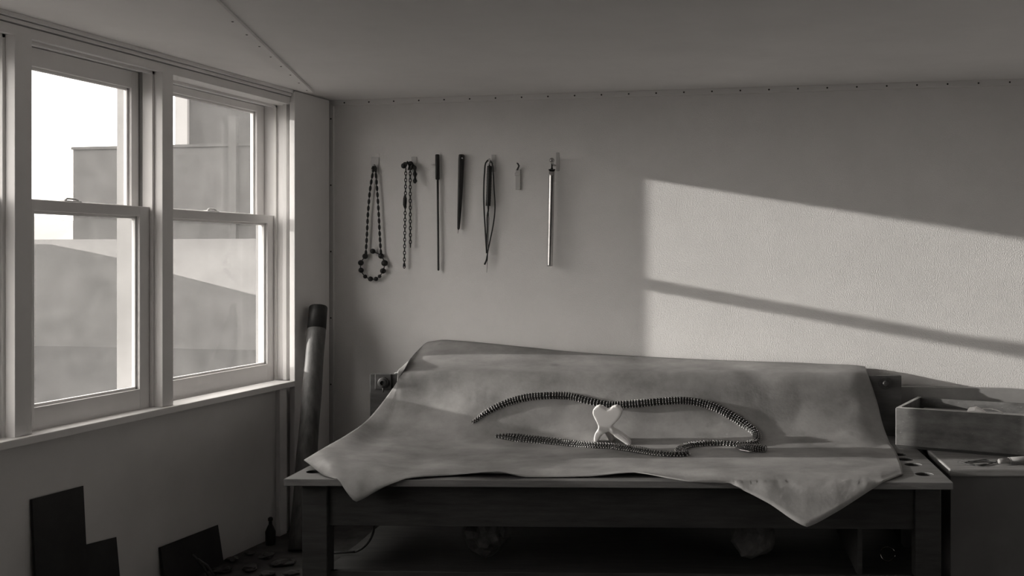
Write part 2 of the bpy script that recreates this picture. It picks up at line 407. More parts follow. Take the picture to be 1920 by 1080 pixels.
# ================================================================== WORKBENCH
TA = math.atan2(0.269, 1.574)
SB = 1.09
T0 = Vector((CAM.x, CAM.y, 0)) + (Vector((0.625 * 1.7, -1.295 * 1.7, 0)) - Vector((CAM.x, CAM.y, 0))) * SB
TX, TY = Vector((math.cos(TA), math.sin(TA), 0)), Vector((-math.sin(TA), math.cos(TA), 0))
TW, TD, TZ = 2.715 * SB, 1.13 * SB, CAM.z - 0.9095 * SB
def tw(x, y, z): return T0 + TX * x + TY * y + Vector((0, 0, z))
def on_t(u, v, yt):
    d = ray(u, v); n = TY; o = T0 + TY * yt
    return CAM + d * ((o - CAM).dot(n) / d.dot(n))
def to_t(p): r = p - T0; return (r.dot(TX), r.dot(TY), p.z)
bench = empty('workbench', T0, TA)
tag(bench, 'long dark wooden workbench under the hide, with round holes in its top', 'workbench')
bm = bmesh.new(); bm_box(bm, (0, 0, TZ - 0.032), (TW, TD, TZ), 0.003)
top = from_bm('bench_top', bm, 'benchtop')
def hole_spots():
    out = []
    for (u, v) in ((1733, 889), (1712, 871), (1697, 861), (1684, 852), (592, 884)):
        t = to_t(on_z(u, v, TZ)); out.append((t[0], t[1]))
    return out
for i, (hx, hy) in enumerate(hole_spots()):
    bm = bmesh.new(); bmesh.ops.create_cone(bm, segments=24, radius1=0.042, radius2=0.042, depth=0.052, cap_ends=True)
    for v in bm.verts: v.co += Vector((hx, hy, TZ))
    cut = from_bm('cut', bm, None)
    md = top.modifiers.new('b', 'BOOLEAN'); md.operation = 'DIFFERENCE'; md.object = cut; md.solver = 'EXACT'
    dg = bpy.context.evaluated_depsgraph_get()
    me = bpy.data.meshes.new_from_object(top.evaluated_get(dg)); top.modifiers.clear(); top.data = me
    bpy.data.objects.remove(cut)
top.parent = bench
for (hx, hy) in hole_spots():  # black cups added so the holes look shaded inside
    bm = lathe_bm([(0.0412, 0.0), (0.0412, 0.022), (0.0400, 0.022), (0.0400, 0.001), (0.0001, 0.001)], Vector((0, 0, 1)), Vector((hx, hy, TZ - 0.0258)), 24)
    from_bm('hole_shade_cup', bm, 'board', top)
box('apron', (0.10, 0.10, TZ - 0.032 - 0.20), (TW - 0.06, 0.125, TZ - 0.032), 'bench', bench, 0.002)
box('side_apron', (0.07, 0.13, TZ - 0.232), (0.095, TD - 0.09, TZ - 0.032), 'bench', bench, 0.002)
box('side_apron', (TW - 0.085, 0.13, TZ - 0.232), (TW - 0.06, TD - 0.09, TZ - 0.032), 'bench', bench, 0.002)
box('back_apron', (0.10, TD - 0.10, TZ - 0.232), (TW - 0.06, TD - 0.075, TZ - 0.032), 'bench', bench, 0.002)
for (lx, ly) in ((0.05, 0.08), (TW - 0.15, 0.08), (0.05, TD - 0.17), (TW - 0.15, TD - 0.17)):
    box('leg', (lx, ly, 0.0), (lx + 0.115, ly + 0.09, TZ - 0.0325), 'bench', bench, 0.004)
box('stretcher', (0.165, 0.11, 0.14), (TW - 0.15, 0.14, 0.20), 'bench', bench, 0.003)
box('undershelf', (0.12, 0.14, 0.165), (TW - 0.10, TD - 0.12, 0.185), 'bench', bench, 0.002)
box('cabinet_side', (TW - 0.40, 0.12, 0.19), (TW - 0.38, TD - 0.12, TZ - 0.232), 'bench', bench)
# raised back board with its bolts
a = to_t(on_t(694, 700, TD - 0.03)); b = to_t(on_t(1690, 698, TD - 0.03))
bb = box('backboard', (a[0], TD - 0.035, TZ), (b[0], TD, a[2] - 0.004), 'plate', bench, 0.003)
p = to_t(on_t(718, 715, TD - 0.05))
bk = box('bracket', (p[0] - 0.045, TD - 0.05, p[2] - 0.045), (p[0] + 0.045, TD - 0.035, p[2] + 0.040), 'plate', bench, 0.003)
from_bm('bolt', lathe_bm([(0.030, 0), (0.030, 0.012), (0.022, 0.016), (0.022, 0.028), (0.012, 0.030), (0.010, 0.014), (0.001, 0.013)], origin=Vector((p[0] + 0.004, TD - 0.05, p[2] - 0.006))), 'brownmetal', bk, False)
tube('bolt_pin', [(p[0] + 0.004, TD - 0.056, p[2] - 0.03), (p[0] + 0.002, TD - 0.056, p[2] - 0.06)], 0.004, 'brownmetal', bk)
p = to_t(on_t(1660, 719, TD - 0.04))
from_bm('bolt', lathe_bm([(0.034, 0), (0.034, 0.008), (0.018, 0.010), (0.018, 0.026), (0.013, 0.030), (0.001, 0.031)], origin=Vector((p[0], TD - 0.035, p[2]))), 'brownmetal', bb, False)
p = to_t(on_t(755, 698, TD - 0.04))
tube('wing_strip', [(p[0] - 0.05, TD - 0.02, a[2] - 0.002), (p[0], TD - 0.02, a[2] + 0.010), (p[0] + 0.07, TD - 0.02, a[2] + 0.004)], 0.008, 'darkwood', bench)

# ================================================================== HIDE
Z0 = TZ + 0.005
def PT(u, v, yt): return np.array(to_t(on_t(u, v, yt * SB)))
def PZ(u, v, z): return np.array(to_t(on_z(u, v, z)))
hem = [('t', 570, 862, .22), ('t', 616, 900, .02), ('t', 667, 941, -.035), ('t', 716, 915, -.03), ('t', 762, 896, -.012), ('z', 840, 890, Z0 + .006),
       ('z', 935, 883, Z0 + .030), ('z', 985, 893, Z0 + .004), ('z', 1104, 892, Z0 + .006), ('z', 1190, 884, Z0 + .024), ('z', 1292, 902, Z0 + .002),
       ('t', 1368, 907, -.006), ('t', 1440, 943, -.05), ('t', 1513, 988, -.085), ('t', 1572, 958, -.07), ('t', 1628, 922, -.03), ('t', 1655, 904, -.005), ('z', 1693, 888, Z0 + .004)]
topx = [795, 803, 815, 832, 862, 905, 960, 1003, 1075, 1150, 1230, 1300, 1370, 1440, 1500, 1550, 1590, 1622]
outl = [(795, 645), (805, 640), (832, 637), (880, 640), (960, 648), (1040, 656), (1100, 662), (1200, 668), (1300, 673), (1400, 677), (1500, 680), (1560, 683), (1600, 684), (1622, 687)]
topy = np.interp(topx, [o_[0] for o_ in outl], [o_[1] for o_ in outl])
YC = (TD - 0.045) / SB                       # the hide bends over the top edge of the back board
ZC = on_t(694, 700, TD - 0.03).z + 0.012
def PW(u, v, y): return np.array(to_t(on_y(u, v, y)))
def prof_z(y):                              # height of the hide over the bench depth (in unscaled depth units)
    return float(np.interp(y, [0, .6, .80, .94, 1.05, 1.10, YC], [Z0, Z0 + .004, Z0 + .02, Z0 + .085, Z0 + .62 * (ZC - Z0), Z0 + .86 * (ZC - Z0), ZC]))
def PP(u, v, lift=0.0):
    best = min(np.linspace(.7, YC, 400), key=lambda y: abs(on_t(u, v, y * SB).z - prof_z(y) - lift))
    return PT(u, v, best)
left = [PT(570, 862, .22), PT(610, 838, .42), PT(650, 815, .62), PP(700, 775, 0.01), PP(735, 730, 0.0), PT(757, 696, YC), PW(773, 668, -0.33), PW(795, 645, -0.06)]
right = [PZ(1693, 888, Z0 + .004), PZ(1690, 872, Z0 + .001), PZ(1668, 830, Z0 + .003), PT(1655, 795, .97), PT(1645, 755, 1.035), PT(1637, 730, 1.07), PT(1628, 703, 1.10), PW(1622, 687, -0.05)]
NV, NU = 64, 190
colsP = []
for c in range(18):
    if c == 0: colsP.append(catmull(left, NV)); continue
    if c == 17: colsP.append(catmull(right, NV)); continue
    k, u, v, q = hem[c]
    H = PT(u, v, q) if k == 't' else PZ(u, v, q)
    Tt = PW(topx[c], topy[c], -0.03)
    lf = max(0.0, 1 - c / 4.0)
    rf = max(0.0, (c - 14) / 3.0)
    pts = [H]
    def X(f): return H[0] + (Tt[0] - H[0]) * f
    if H[2] < TZ - 0.002:
        if H[2] < TZ - 0.03: pts.append(np.array([X(.02), -0.022, TZ - 0.012]))
        pts.append(np.array([X(.05), 0.03, Z0 + 0.004 + 0.03 * lf]))
    else:
        pts.append(np.array([X(.05), max(H[1] + 0.05, 0.06), Z0 + 0.010 + 0.03 * lf]))
    # place of the crest: on the line of sight half way between hem and top, at the back board
    wv = float(np.interp(c, [3.5, 6.5, 9, 16.5], [0, 0.85, 0.85, 0.25]))       # the middle of the hide stands up more steeply
    gap = Tt[1] - YC * SB
    pts += [np.array([X(.20), 0.28 * SB, Z0 + 0.004 + 0.040 * lf]), np.array([X(.42), 0.60 * SB, Z0 + 0.004 + 0.035 * lf]),
            np.array([X(.55), (0.80 + .04 * wv) * SB, Z0 + 0.020 - 0.010 * wv + 0.02 * lf]), np.array([X(.65), (0.94 - .005 * wv) * SB, Z0 + 0.085 - 0.010 * wv + 0.005 * lf]),
            np.array([X(.73), (1.05 - .075 * wv) * SB, Z0 + (0.62 - .02 * wv) * (ZC - Z0)])]
    if gap > 0.10:
        pts.append(np.array([X(.80), YC * SB, ZC]))
        pts.append(np.array([X(.82), YC * SB + 0.03, ZC + 0.004]))
    if gap > 0.30:
        pts.append(np.array([X(.90), YC * SB + gap * 0.5, ZC + (Tt[2] - ZC) * 0.32]))
    pts.append(Tt)
    colsP.append(catmull(pts, NV))
colsP = np.array(colsP)                      # 18 x NV x 3
grid = np.zeros((NU, NV, 3))
kn = np.concatenate([[0], np.cumsum(np.linalg.norm(np.diff(colsP[:, ::8, :].mean(axis=1), axis=0), axis=1) + 0.6 * np.linalg.norm(np.diff(colsP[:, 0, :], axis=0), axis=1))])
def hermite(P, d, n):
    m = np.gradient(P, d, axis=0)
    out = np.zeros((n, 3)); lin = np.zeros((n, 3))
    for q_, t_ in enumerate(np.linspace(0, d[-1], n)):
        i_ = min(int(np.searchsorted(d, t_, side='right')) - 1, len(P) - 2); h_ = d[i_ + 1] - d[i_]; s_ = (t_ - d[i_]) / h_
        out[q_] = (2*s_**3 - 3*s_**2 + 1) * P[i_] + (s_**3 - 2*s_**2 + s_) * h_ * m[i_] + (-2*s_**3 + 3*s_**2) * P[i_+1] + (s_**3 - s_**2) * h_ * m[i_+1]
        lin[q_] = P[i_] * (1 - s_) + P[i_ + 1] * s_
    return out, lin
for j in range(NV):
    sm, ln_ = hermite(colsP[:, j, :], kn, NU)
    w_ = min(1.0, (j / (NV - 1)) / 0.22); w_ = w_ * w_ * (3 - 2 * w_)
    grid[:, j, :] = sm * (0.45 + 0.55 * w_) + ln_ * (0.55 - 0.55 * w_)
# gentle irregularity of stiff leather
for i in range(NU):
    for j in range(NV):
        x, y, z = grid[i, j]
        s = j / (NV - 1)
        n_ = noise.noise(Vector((x * 1.7, s * 2.6, 1.3))) * 0.013 + noise.noise(Vector((x * 5, s * 7, 4.1))) * 0.004
        ed = min(1, i / 8, (NU - 1 - i) / 8, j / 5, (NV - 1 - j) / 5)
        if 0.6 < y < 1.1: grid[i, j, 1] -= abs(n_) * ed * min(1, (y - 0.6) / 0.2)
        grid[i, j, 2] += abs(n_) * ed * (0.6 if y < 0.7 else 0.2)
        zmin = TZ + 0.0045 - max(0.0, -grid[i, j, 1] - 0.004) * 3.0            # rests on the bench top, falls freely past its edge
        dd = (grid[i, j, 2] - zmin) / 0.003
        if dd < 8: grid[i, j, 2] = zmin + 0.003 * math.log1p(math.exp(dd)) - 0.0006
verts = [tuple(grid[i, j]) for i in range(NU) for j in range(NV)]
faces = [(i * NV + j, (i + 1) * NV + j, (i + 1) * NV + j + 1, i * NV + j + 1) for i in range(NU - 1) for j in range(NV - 1)]
me = bpy.data.meshes.new('leather_hide'); me.from_pydata(verts, [], faces); me.update()
hide = new_obj('leather_hide', me, 'leather', None, True)
hide.location = T0; hide.rotation_euler = (0, 0, TA)
md = hide.modifiers.new('thickness', 'SOLIDIFY'); md.thickness = 0.004; md.offset = -1.0
tag(hide, 'large stiff tanned hide draped over the workbench and up its back board', 'leather hide')
hide_bvh = BVHTree.FromPolygons([tw(*v) for v in verts], faces)
def on_hide(u, v):
    d = ray(u, v).normalized(); loc, nor, idx, dist = hide_bvh.ray_cast(CAM, d)
    if loc is None: return None, None
    if nor.dot(d) > 0: nor = -nor
    return loc, nor

# ================================================================== THINGS ON THE HIDE
# long necklace of several strands of small metallic beads, laid in a loop
path = [(886, 793), (912, 774), (945, 757), (985, 746), (1030, 742), (1072, 744), (1105, 752), (1140, 759), (1185, 758), (1240, 753), (1292, 752),
        (1335, 762), (1370, 779), (1400, 799), (1418, 817), (1416, 830), (1402, 835), (1384, 836), (1350, 834), (1310, 836), (1285, 840), (1274, 846), (1284, 853), (1262, 855),
        (1225, 852), (1185, 845), (1150, 840), (1110, 838), (1060, 833), (1010, 827), (965, 822), (927, 819)]
cen = catmull(path, 900)
seg_d = np.linalg.norm(np.diff(cen, axis=0), axis=1); cum = np.concatenate([[0], np.cumsum(seg_d)])
neck = empty('beaded_necklace', (0, 0, 0)); tag(neck, 'long multi-strand necklace of small dark metallic beads looped across the hide', 'necklace')
ctr = []                                     # the middle of the bundle, resting on the hide
for t_ in np.arange(0, cum[-1], 1.5):
    i = min(int(np.searchsorted(cum, t_)), len(cen) - 2)
    loc, nor = on_hide(*cen[i])
    if loc is not None: ctr.append((loc, nor, t_ / cum[-1]))
def width(x): return float(np.interp(x, [0, .04, .10, .25, .40, .50, .56, .60, .66, .70, .74, .80, .88, .96, 1.0], [.35, .8, 1.05, .95, 1.05, 1.25, 1.1, 1.2, 1.3, 1.1, 1.6, 2.3, 1.9, 1.8, .35]))
DB = 0.0090
lanes = [(-2, 0), (-1, 0), (0, 0), (1, 0), (2, 0), (-1.5, 1), (-.5, 1), (.5, 1), (1.5, 1), (-1, 2), (0, 2), (1, 2)]
for k, (la, lb) in enumerate(lanes):
    bmn = bmesh.new(); prev = None
    for q_ in range(k % 4, len(ctr)):
        loc, nor, x_ = ctr[q_]
        tg = (ctr[min(q_ + 4, len(ctr) - 1)][0] - ctr[max(q_ - 4, 0)][0])
        if tg.length < 1e-6: continue
        side = nor.cross(tg.normalized()).normalized()
        wd = width(x_)
        a_ = (la + 0.5 * noise.noise(Vector((x_ * 22, k * 3.1, 0)))) * DB * wd
        b_ = 0.0055 + (lb + 0.25 * noise.noise(Vector((x_ * 30, k * 7.7, 5)))) * DB * 0.82 * min(wd, 1.0)
        p3 = loc + side * a_ + nor * max(b_, 0.0052)
        if prev is None or (p3 - prev).length > 0.0128:
            dirv = (p3 - prev).normalized() if prev is not None else tg.normalized()
            bm_ball(bmn, p3, 0.0050, 1, (1, 1, 0.85), dirv.to_track_quat('Z', 'Y').to_matrix())
            prev = p3
    o = from_bm('bead_strand', bmn, 'seedglint' if (la, lb) in ((-2, 0), (2, 0)) else 'seed', neck, True); o['kind'] = 'stuff'  # outer strands get the paler metal in place of glints
# black core added under the beads, stands in for shade in the gaps
bmn = bmesh.new(); rings = []
for q_ in range(0, len(ctr), 3):
    loc, nor, x_ = ctr[q_]
    tg = (ctr[min(q_ + 4, len(ctr) - 1)][0] - ctr[max(q_ - 4, 0)][0])
    if tg.length < 1e-6: continue
    side = nor.cross(tg.normalized()).normalized(); wd = width(x_); hh = DB * 2.1 * min(wd, 1.0)
    c0 = loc + nor * 0.002
    rings.append([bmn.verts.new(c0 + side * (DB * 2.25 * wd * a_) + nor * (hh * b_)) for (a_, b_) in ((-1, 0), (-.85, .35), (-.55, .8), (0, 1.0), (.55, .8), (.85, .35), (1, 0))])
for A_, B_ in zip(rings, rings[1:]):
    for k in range(7): bmn.faces.new((A_[k], A_[(k + 1) % 7], B_[(k + 1) % 7], B_[k]))
bmn.faces.new(rings[0]); bmn.faces.new(list(reversed(rings[-1])))
from_bm('gap_shade_core', bmn, 'cord', neck, False)
# clasp bundle at the end of the necklace
bmn = bmesh.new()
pc = [on_hide(u, v)[0] + Vector((0, 0, 0.018)) for (u, v) in ((1384, 842), (1398, 845), (1415, 847), (1434, 848))]
bm_tube(bmn, pc, [0.008, 0.018, 0.021, 0.018], 12, True, 0.8)
clasp = from_bm('clasp_bundle', bmn, 'bead', neck, True)
bmn = bmesh.new()
for a_ in range(12):
    for k in range(14):
        s_ = k / 13; i_ = min(int(s_ * 3), 2); ff = s_ * 3 - i_
        p3 = pc[i_].lerp(pc[i_ + 1], ff); rr = float(np.interp(s_, [0, .33, .66, 1], [0.009, 0.0185, 0.0215, 0.0185]))
        dv = (pc[3] - pc[0]).normalized(); x_, y_ = frame_of(dv)
        an = 2 * math.pi * (a_ / 12 + s_ * 0.25)
        bm_ball(bmn, p3 + x_ * math.cos(an) * rr + y_ * math.sin(an) * rr * 0.85, 0.0042, 1)
o = from_bm('clasp_beads', bmn, 'seed', clasp, True); o['kind'] = 'stuff'
lp = [on_hide(u, v)[0] + Vector((0, 0, 0.008)) for (u, v) in ((1392, 838), (1384, 840), (1380, 843), (1386, 846), (1396, 848), (1408, 850))]
bmn = bmesh.new(); bm_tube(bmn, [Vector(p_) for p_ in catmull(lp, 20)], 0.0035, 8)
from_bm('clasp_ring', bmn, 'steel', clasp, True)

# white plaster figure: two rounded lobes above, two spread legs below
fl, fr = on_hide(1122, 829)[0], on_hide(1180, 834)[0]
FB = (fl + fr) / 2
fx = TX; fy = TY
sc_ = (fr - fl).dot(TX) / 60.0                 # metres per picture unit at the figure
zb = min(fl.z, fr.z)
def fp(u, v, dy=0.0): return FB + fx * ((u - 1151) * sc_) + Vector((0, 0, (833 - v) * sc_)) - Vector((0, 0, FB.z - zb - 0.002)) + fy * dy
mb = bpy.data.meshes.new('figure'); bmn = bmesh.new()
outline = [(1124,760),(1117,762.5),(1112.5,768),(1112,775),(1115,783),(1119,790),(1122.5,798),(1122.5,803),(1119,808),(1115.5,814),(1113.8,822),(1114.5,831),(1121.5,831),(1124,824),(1128,817.5),
    (1133,813),(1138,811),(1142,809),(1149,814.5),(1157,821),(1165,826.5),(1172,831),(1178,836),(1184,836),(1183,829),(1177,821.5),(1168,814.5),(1158,808),(1150,803.5),(1148,800),(1152,795),
    (1158,789),(1163,783),(1166.5,776),(1167,769),(1163,763),(1156,760.3),(1149,762),(1143,766.5),(1138,767.5),(1132,763.5)]
dep = 0.036
fv = [bmn.verts.new(fp(u, v, -dep * (1.0 if v < 805 else 0.75)) - FB) for (u, v) in outline]
ff0 = bmn.faces.new(fv)
exf = bmesh.ops.extrude_face_region(bmn, geom=[ff0])
for e in exf['geom']:
    if isinstance(e, bmesh.types.BMVert): e.co += fy * (dep * 2)
bmesh.ops.triangulate(bmn, faces=bmn.faces[:])
bm_tube(bmn, [fp(1136, 796, 0.02) - FB, fp(1140, 812, 0.035) - FB, fp(1146, 830, 0.055) - FB], [9 * sc_, 8 * sc_, 6.5 * sc_], 12)
bmesh.ops.recalc_face_normals(bmn, faces=bmn.faces[:])
bmn.to_mesh(mb); bmn.free()
tmp = bpy.data.objects.new('figure_tmp', mb); COL.objects.link(tmp)
md = tmp.modifiers.new('r', 'REMESH'); md.mode = 'VOXEL'; md.voxel_size = 0.0035
md = tmp.modifiers.new('s', 'SMOOTH'); md.iterations = 16; md.factor = 0.5
dg = bpy.context.evaluated_depsgraph_get(); dg.update()
fme = bpy.data.meshes.new_from_object(tmp.evaluated_get(dg)); bpy.data.objects.remove(tmp)
fig = new_obj('plaster_figure', fme, 'plaster_white', None, True); fig.location = FB
tag(fig, 'small white two-lobed plaster sculpture on splayed legs, standing among the beads', 'sculpture')

# ================================================================== THINGS ON THE BACK WALL
def W(u, v, off=0.03): return on_y(u, v, -off)
def hook_plate(u0, u1, v0, v1, label, peg=None, thick=0.006):
    a_, b_ = W(u0, v1, 0.0), W(u1, v0, 0.0)
    h_ = empty('wall_hook', ((a_.x + b_.x) / 2, 0, a_.z)); tag(h_, label, 'hook', 'hooks on the back wall')
    box('plate', (a_.x - h_.location.x, -thick, 0), (b_.x - h_.location.x, -0.0005, b_.z - a_.z), 'hook', h_, 0.002)
    if peg:
        p_ = W(peg[0], peg[1], peg[2]) - h_.location
        tube('peg', [(p_.x, -0.004, p_.z), (p_.x, p_.y * 0.6, p_.z - 0.002), (p_.x, p_.y, p_.z + 0.006), (p_.x, p_.y - 0.004, p_.z + 0.018)], [0.007, 0.006, 0.006, 0.007], 'hook', h_, 8)
    return h_
hook_plate(697, 711, 295, 327, 'pale adhesive hook behind the hanging bead string', (702, 314, 0.03))
hook_plate(772, 782, 294, 322, 'pale adhesive hook behind the wound chain', (766, 309, 0.035))
hook_plate(922, 930, 290, 322, 'pale adhesive hook behind the cord-wrapped tool', (918, 303, 0.035))
hook_plate(1043, 1049, 286, 321, 'thin adhesive hook at the steel rod', (1036, 309, 0.05))

# 1 string of seed beads with a ring of round beads
n1 = empty('bead_string', W(702, 314, 0.03)); tag(n1, 'string of dark beads ending in a ring of round beads, leftmost on the wall', 'necklace')
O = n1.location.copy()
bm_ = bmesh.new(); bm_ball(bm_, (0, 0, 0), 0.0085, 2, (1, 1, 2.3)); seedb = from_bm('bead', bm_, 'bead', n1, True)
first = True
for side in (0, 1):
    pl = catmull([(700, 318), (694, 355), (690, 400), (688, 440), (686, 474)] if side == 0 else [(704, 318), (707, 355), (710, 400), (712, 440), (714, 472)], 14)
    tube('thread', [W(u, v, 0.03) - O for (u, v) in pl], 0.0025, 'cord', n1, 6)
    for i in range(14):
        p_ = W(pl[i][0], pl[i][1], 0.03) - O
        d_ = pl[min(i + 1, 13)] - pl[max(i - 1, 0)]
        rot = (0, math.atan2(d_[0], d_[1]) * -1, 0)
        if first: seedb.location = p_; seedb.rotation_euler = rot; first = False
        else: copy_of(seedb, p_, rot, n1)
bm_ = bmesh.new(); bm_ball(bm_, (0, 0, 0), 1.0, 2); rb = from_bm('round_bead', bm_, 'bead', n1, True)
ringb = [(699, 471, 5.2), (714.5, 480, 5.5), (721, 493.5, 6.3), (718, 508, 5.6), (711.7, 518, 3.6), (705, 523, 4.4), (694.7, 523, 5.0), (684.7, 518.5, 4.0), (677, 506.7, 5.2), (676.7, 492.8, 5.7), (684.7, 480.5, 5.6)]
for i, (u, v, r_) in enumerate(ringb):
    p_ = W(u, v, 0.03) - O; rr = r_ * 6.45 / F
    if i == 0: rb.location = p_; rb.scale = (rr,) * 3
    else: copy_of(rb, p_, (0, 0, 0), n1, (rr, rr, rr))
rt = catmull([(699, 471), (714.5, 480), (721, 493.5), (718, 508), (711.7, 518), (705, 523), (694.7, 523), (684.7, 518.5), (677, 506.7), (676.7, 492.8), (684.7, 480.5)], 40)
tube('ring_cord', [W(u, v, 0.03) - O for (u, v) in rt], 0.003, 'cord', n1, 6)
tube('top_knot', [W(698, 317, 0.03) - O, W(700, 312.5, 0.032) - O, W(703, 312, 0.032) - O, W(705, 317, 0.03) - O], 0.007, 'cord', n1, 8)

# 2 wound chain
n2 = empty('wound_chain', W(766, 309, 0.035)); tag(n2, 'dark link chain wound over a wall hook with a round toggle', 'chain')
O = n2.location.copy()
bm_ = bmesh.new(); bmesh.ops.create_uvsphere(bm_, u_segments=14, v_segments=10, radius=5.2 * 6.45 / F)
for v in bm_.verts: v.co += W(757, 311, 0.05) - O
from_bm('toggle_knob', bm_, 'black', n2, True)
tube('toggle_bar', [W(u, v, 0.045) - O for (u, v) in catmull([(757, 309), (764, 306), (772, 307), (777, 314), (778, 326), (778, 340), (777.5, 344)], 24)],
     [0.010 + 0.004 * math.sin(k * 1.3) for k in range(23)] + [0.006], 'black', n2, 10)
tube('wrapping', [W(u, v, o_) - O for (u, v, o_) in ((760, 312, .05), (764, 304, .055), (768, 311, .05), (766, 318, .045), (771, 317, .05), (774, 307, .055), (775, 316, .05))], 0.008, 'black', n2, 8)
bm_ = bmesh.new()
lk = [(0.0065 * math.sin(a_), 0, 0.0135 * math.cos(a_)) for a_ in np.linspace(0, 2 * math.pi, 13)]
bm_tube(bm_, lk, 0.0028, 6, False); link = from_bm('link', bm_, 'black', n2, True)
first = True
for (u0, v0, u1, v1) in ((761, 319, 758, 499), (769, 319, 769.5, 460)):
    nl = int((v1 - v0) / 5.9)
    for i in range(nl):
        p_ = W(u0 + (u1 - u0) * i / (nl - 1), v0 + (v1 - v0) * i / (nl - 1), 0.03) - O
        rot = (0, 0, 0.55 if i % 2 else -0.95)
        if first: link.location = p_; link.rotation_euler = rot; first = False
        else: copy_of(link, p_, rot, n2)
tube('slide', [W(759.5, 366, 0.03) - O, W(759.5, 372, 0.03) - O, W(759, 384, 0.03) - O, W(759, 389, 0.03) - O], [0.006, 0.0115, 0.0115, 0.006], 'black', n2, 10)
tube('end_ring', [W(758, 494, .03) - O, W(758, 500, .03) - O], 0.008, 'black', n2, 8)

# 3 rod with a square handle
n3 = empty('slim_rod', W(820, 290, 0.03)); tag(n3, 'long thin brown rod with a short thick black handle, hanging point down', 'tool')
O = n3.location.copy()
tube('handle', [W(820, 289.5, .022) - O, W(820, 291, .022) - O, W(820.5, 336, .022) - O, W(820.5, 337, .022) - O], [0.010, 0.0135, 0.0135, 0.010], 'black', n3, 8)
tube('shaft', [W(820.7, 336, .022) - O, W(822, 506, .022) - O, W(822, 507.5, .022) - O], [0.0072, 0.0066, 0.004], 'brownmetal', n3, 8)
# 4 tapered spike
n4 = empty('tapered_spike', W(865, 290, 0.03)); tag(n4, 'dark flat-sided spike tapering to a thin metal point', 'tool')
O = n4.location.copy()
bm_ = bmesh.new()
pr = [(865.5, 289.5, 4.5), (865.5, 291, 6.2), (865, 300, 6.4), (864, 330, 5.8), (862.5, 370, 5.0), (861, 405, 4.0), (859.8, 428, 2.8), (859.4, 430, 2.0)]
bm_tube(bm_, [W(u, v, .024) - O for (u, v, r_) in pr], [r_ * 6.45 / F * 1.08 for (u, v, r_) in pr], 8, True, 0.8)
from_bm('blade', bm_, 'darkwood', n4)
tube('point', [W(859.2, 429, .024) - O, W(858.6, 438, .024) - O], [0.0035, 0.0012], 'steel', n4, 6)
tube('eyelet', [W(866.5, 296.5, .043) - O, W(866.5, 296.5, .0455) - O], 0.0045, 'steel', n4, 10)
# 5 handle with hanging cords
n5 = empty('cord_tool', W(917, 300, 0.03)); tag(n5, 'ribbed dark handle with a loop of black cord and a long needle', 'tool')
O = n5.location.copy()
hp = [(918, 311), (917.6, 318), (917, 345), (916, 370), (915, 386)]
pts_ = [W(u, v, .03) - O for (u, v) in catmull(hp, 30)]
tube('handle', pts_, [0.0145 + 0.0008 * (k % 2) - 0.003 * (k == 0) for k in range(30)], 'darkwood', n5, 12)
tube('ferrule', [W(917, 297, .034) - O, W(917, 306, .032) - O, W(917.8, 312, .03) - O], [0.004, 0.0065, 0.006], 'steel', n5, 8)
cl = catmull([(917, 299), (911.5, 304), (908.5, 325), (907, 360), (907.5, 390), (909.5, 425), (911.5, 460), (912.5, 475)], 30)
tube('cord', [W(u, v, .026) - O for (u, v) in cl], 0.0048, 'cord', n5, 8)
cr = catmull([(917, 299), (922, 305), (924.5, 325), (926, 350), (928, 392), (925, 420), (919, 450), (914.5, 472), (912, 488), (908.5, 496)], 34)
tube('cord', [W(u, v, .034) - O for (u, v) in cr], [0.0042] * 30 + [0.0055] * 4, 'cord', n5, 8)
cm = catmull([(916, 385), (915.5, 395), (914, 402), (913.5, 430), (912.5, 462), (912.3, 474)], 20)
tube('inner_cord', [W(u, v, .030) - O for (u, v) in cm], 0.005, 'cord', n5, 8)
tube('needle', [W(914.5, 386, .022) - O, W(916.5, 410, .022) - O, W(915.5, 450, .022) - O, W(914.5, 480, .022) - O, W(912.7, 511, .02) - O], [0.0035, 0.002, 0.0018, 0.0018, 0.001], 'brownmetal', n5, 6)
# 6 bare little hook
h6 = hook_plate(968, 977, 318, 356, 'small bare white hook with nothing on it, between the tools', None, 0.014)
O = h6.location.copy()
tube('curl', [W(970, 318, .012) - O, W(971.5, 315, .03) - O, W(973, 311, .038) - O, W(971, 307, .034) - O, W(969.5, 306, .028) - O], [0.006, 0.0055, 0.0055, 0.005, 0.004], 'brownmetal', h6, 8)
box('clip', (W(968, 330, 0).x - O.x - 0.002, -0.022, W(968, 330, 0).z - O.z), (W(977, 330, 0).x - O.x + 0.002, -0.012, W(968, 324, 0).z - O.z), 'hook', h6, 0.002)
# 7 steel rod with a ball top
n7 = empty('steel_rod', W(1035, 300, 0.05)); tag(n7, 'polished steel tube with a ball knob, rightmost of the hanging tools', 'tool')
O = n7.location.copy()
tube('tube', [W(1034.7, 319, .05) - O, W(1034.5, 330, .05) - O, W(1031, 497, .05) - O, W(1031, 499, .05) - O], [0.0165, 0.0168, 0.0172, 0.0172], 'steel', n7, 24)
tube('collar', [W(1034.8, 317.2, .05) - O, W(1034.8, 319.5, .05) - O], 0.020, 'black', n7, 20)
tube('neck', [W(1034.8, 317.5, .05) - O, W(1034.8, 314, .05) - O, W(1034.8, 309, .05) - O, W(1034.8, 304, .05) - O], [0.009, 0.005, 0.0045, 0.006], 'black', n7, 12)
bm_ = bmesh.new(); bmesh.ops.create_uvsphere(bm_, u_segments=20, v_segments=14, radius=0.0152)
for v in bm_.verts: v.co += W(1034.8, 300.5, .05) - O
from_bm('ball_knob', bm_, 'steel', n7, True)
bm_ = bmesh.new(); bm_tube(bm_, [W(1029, 488, .05) - O, W(1028.8, 493, .05) - O], 0.001, 6)
bm_.free()

